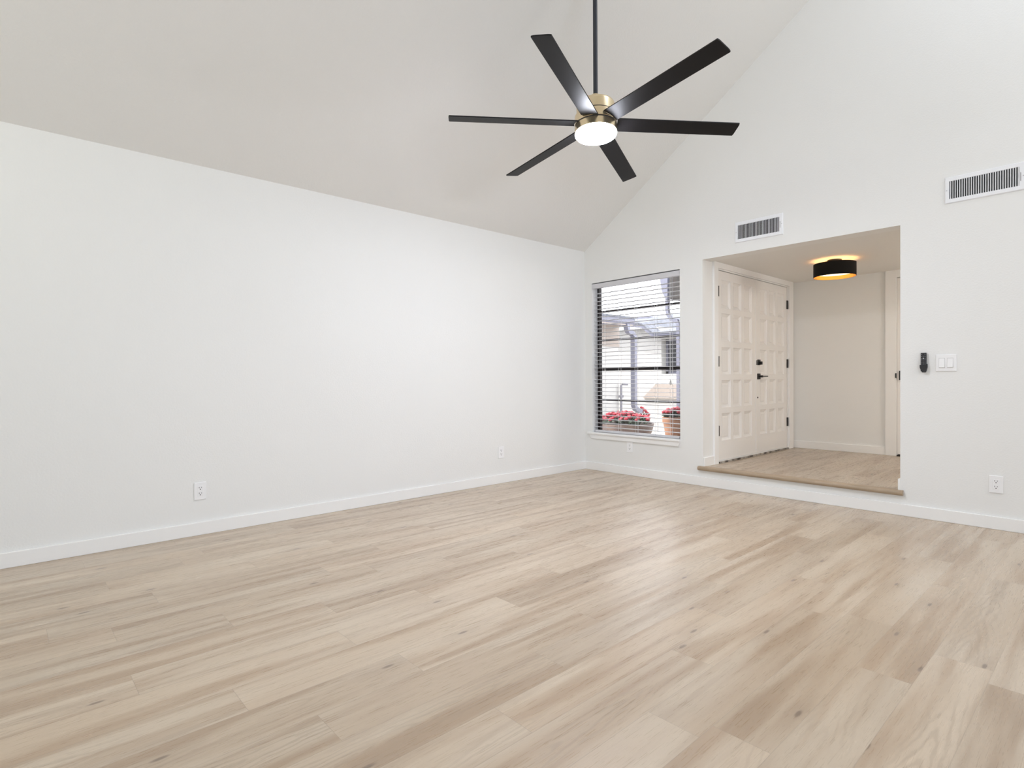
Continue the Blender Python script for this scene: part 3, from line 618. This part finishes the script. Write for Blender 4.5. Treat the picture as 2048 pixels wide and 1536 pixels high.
# garden tap
mb = MB(); mb.tube([(-2.24, 3.66, GZ), (-2.24, 3.66, 0.89), (-2.23, 3.70, 0.905), (-2.20, 3.80, 0.90)], 0.022, 10).box((-2.27, 3.62, 0.655), (-2.21, 3.70, 0.70))
tag(mb.build('garden_tap', PIPE, None, True), 'grey garden standpipe at the corner of the stucco wing', 'tap')
# planters with red flowers
def plant(c, rx, ry, h, nb, seed, label, group):
    rr = random.Random(seed); t = thing('flowering_plant', label, 'plant', c, group)
    mb = MB()
    for k in range(int(nb*2.2)):
        a = rr.uniform(0, 2*PI); q = math.sqrt(rr.random()); x, y = rx*q*math.cos(a), ry*q*math.sin(a); z = h*0.62*(1-q*q*0.55)*rr.uniform(0.25, 1)
        d = Vector((rr.uniform(-1, 1), rr.uniform(-1, 1), rr.uniform(0.1, 0.9))).normalized(); s = rr.uniform(0.025, 0.045); n = d.orthogonal().normalized()
        o = Vector(c)+Vector((x, y, z)); tb = bmesh.new()
        tb.faces.new([tb.verts.new(o+v) for v in (-d*s, n*s*0.55, d*s, -n*s*0.55)]); mb.add(tb)
    for k in range(9):
        a = 2*PI*k/9; mb.tube([Vector(c), Vector(c)+Vector((rx*0.45*math.cos(a), ry*0.45*math.sin(a), h*0.45))], 0.004, 5)
    mb.build('foliage', LEAF, t, kind='stuff')
    mb = MB()
    for k in range(nb):
        a = rr.uniform(0, 2*PI); q = math.sqrt(rr.random())*0.98; x, y = rx*q*math.cos(a), ry*q*math.sin(a); z = h*(0.42+0.5*(1-q*q))*rr.uniform(0.72, 1.05)
        mb.sphere((c[0]+x, c[1]+y, c[2]+z), rr.uniform(0.018, 0.034), (1, 1, 0.75), 1)
    mb.build('blooms', PETAL, t, True, kind='stuff')
bp_ = thing('bowl_planter', 'wide brown bowl planter outside the window, left side', 'planter', (-0.457, 1.35, GZ))
MB().lathe([(0.20, 0.0), (0.30, 0.05), (0.36, 0.18), (0.385, 0.275), (0.385, 0.29), (0.36, 0.29), (0.34, 0.25), (0, 0.25)], (-0.457, 1.35, GZ), None, 40).build('bowl', BOWL, bp_, True)
MB().lathe([(0, 0.288), (0.345, 0.282), (0.345, 0.25)], (-0.457, 1.35, GZ), None, 24).build('soil', SOIL, bp_)
plant((-0.457, 1.35, GZ+0.291), 0.345, 0.32, 0.165, 110, 3, 'red flowers filling the brown bowl planter', 'red courtyard flowers')
tp = thing('terracotta_pot', 'tapered terracotta pot outside the window, right side', 'planter', (0.46, 1.12, GZ))
MB().lathe([(0.0, 0.0), (0.095, 0.0), (0.143, 0.36), (0.155, 0.365), (0.157, 0.425), (0.14, 0.425), (0.137, 0.418), (0, 0.42)], (0.46, 1.12, GZ), None, 36).build('pot', CLAY, tp, True)
plant((0.46, 1.12, GZ+0.427), 0.15, 0.14, 0.125, 46, 5, 'red flowers in the terracotta pot', 'red courtyard flowers')
plant((-2.445, 4.6, GZ), 0.16, 0.16, 0.34, 40, 9, 'small red flower clump near the far downspout', 'red courtyard flowers')
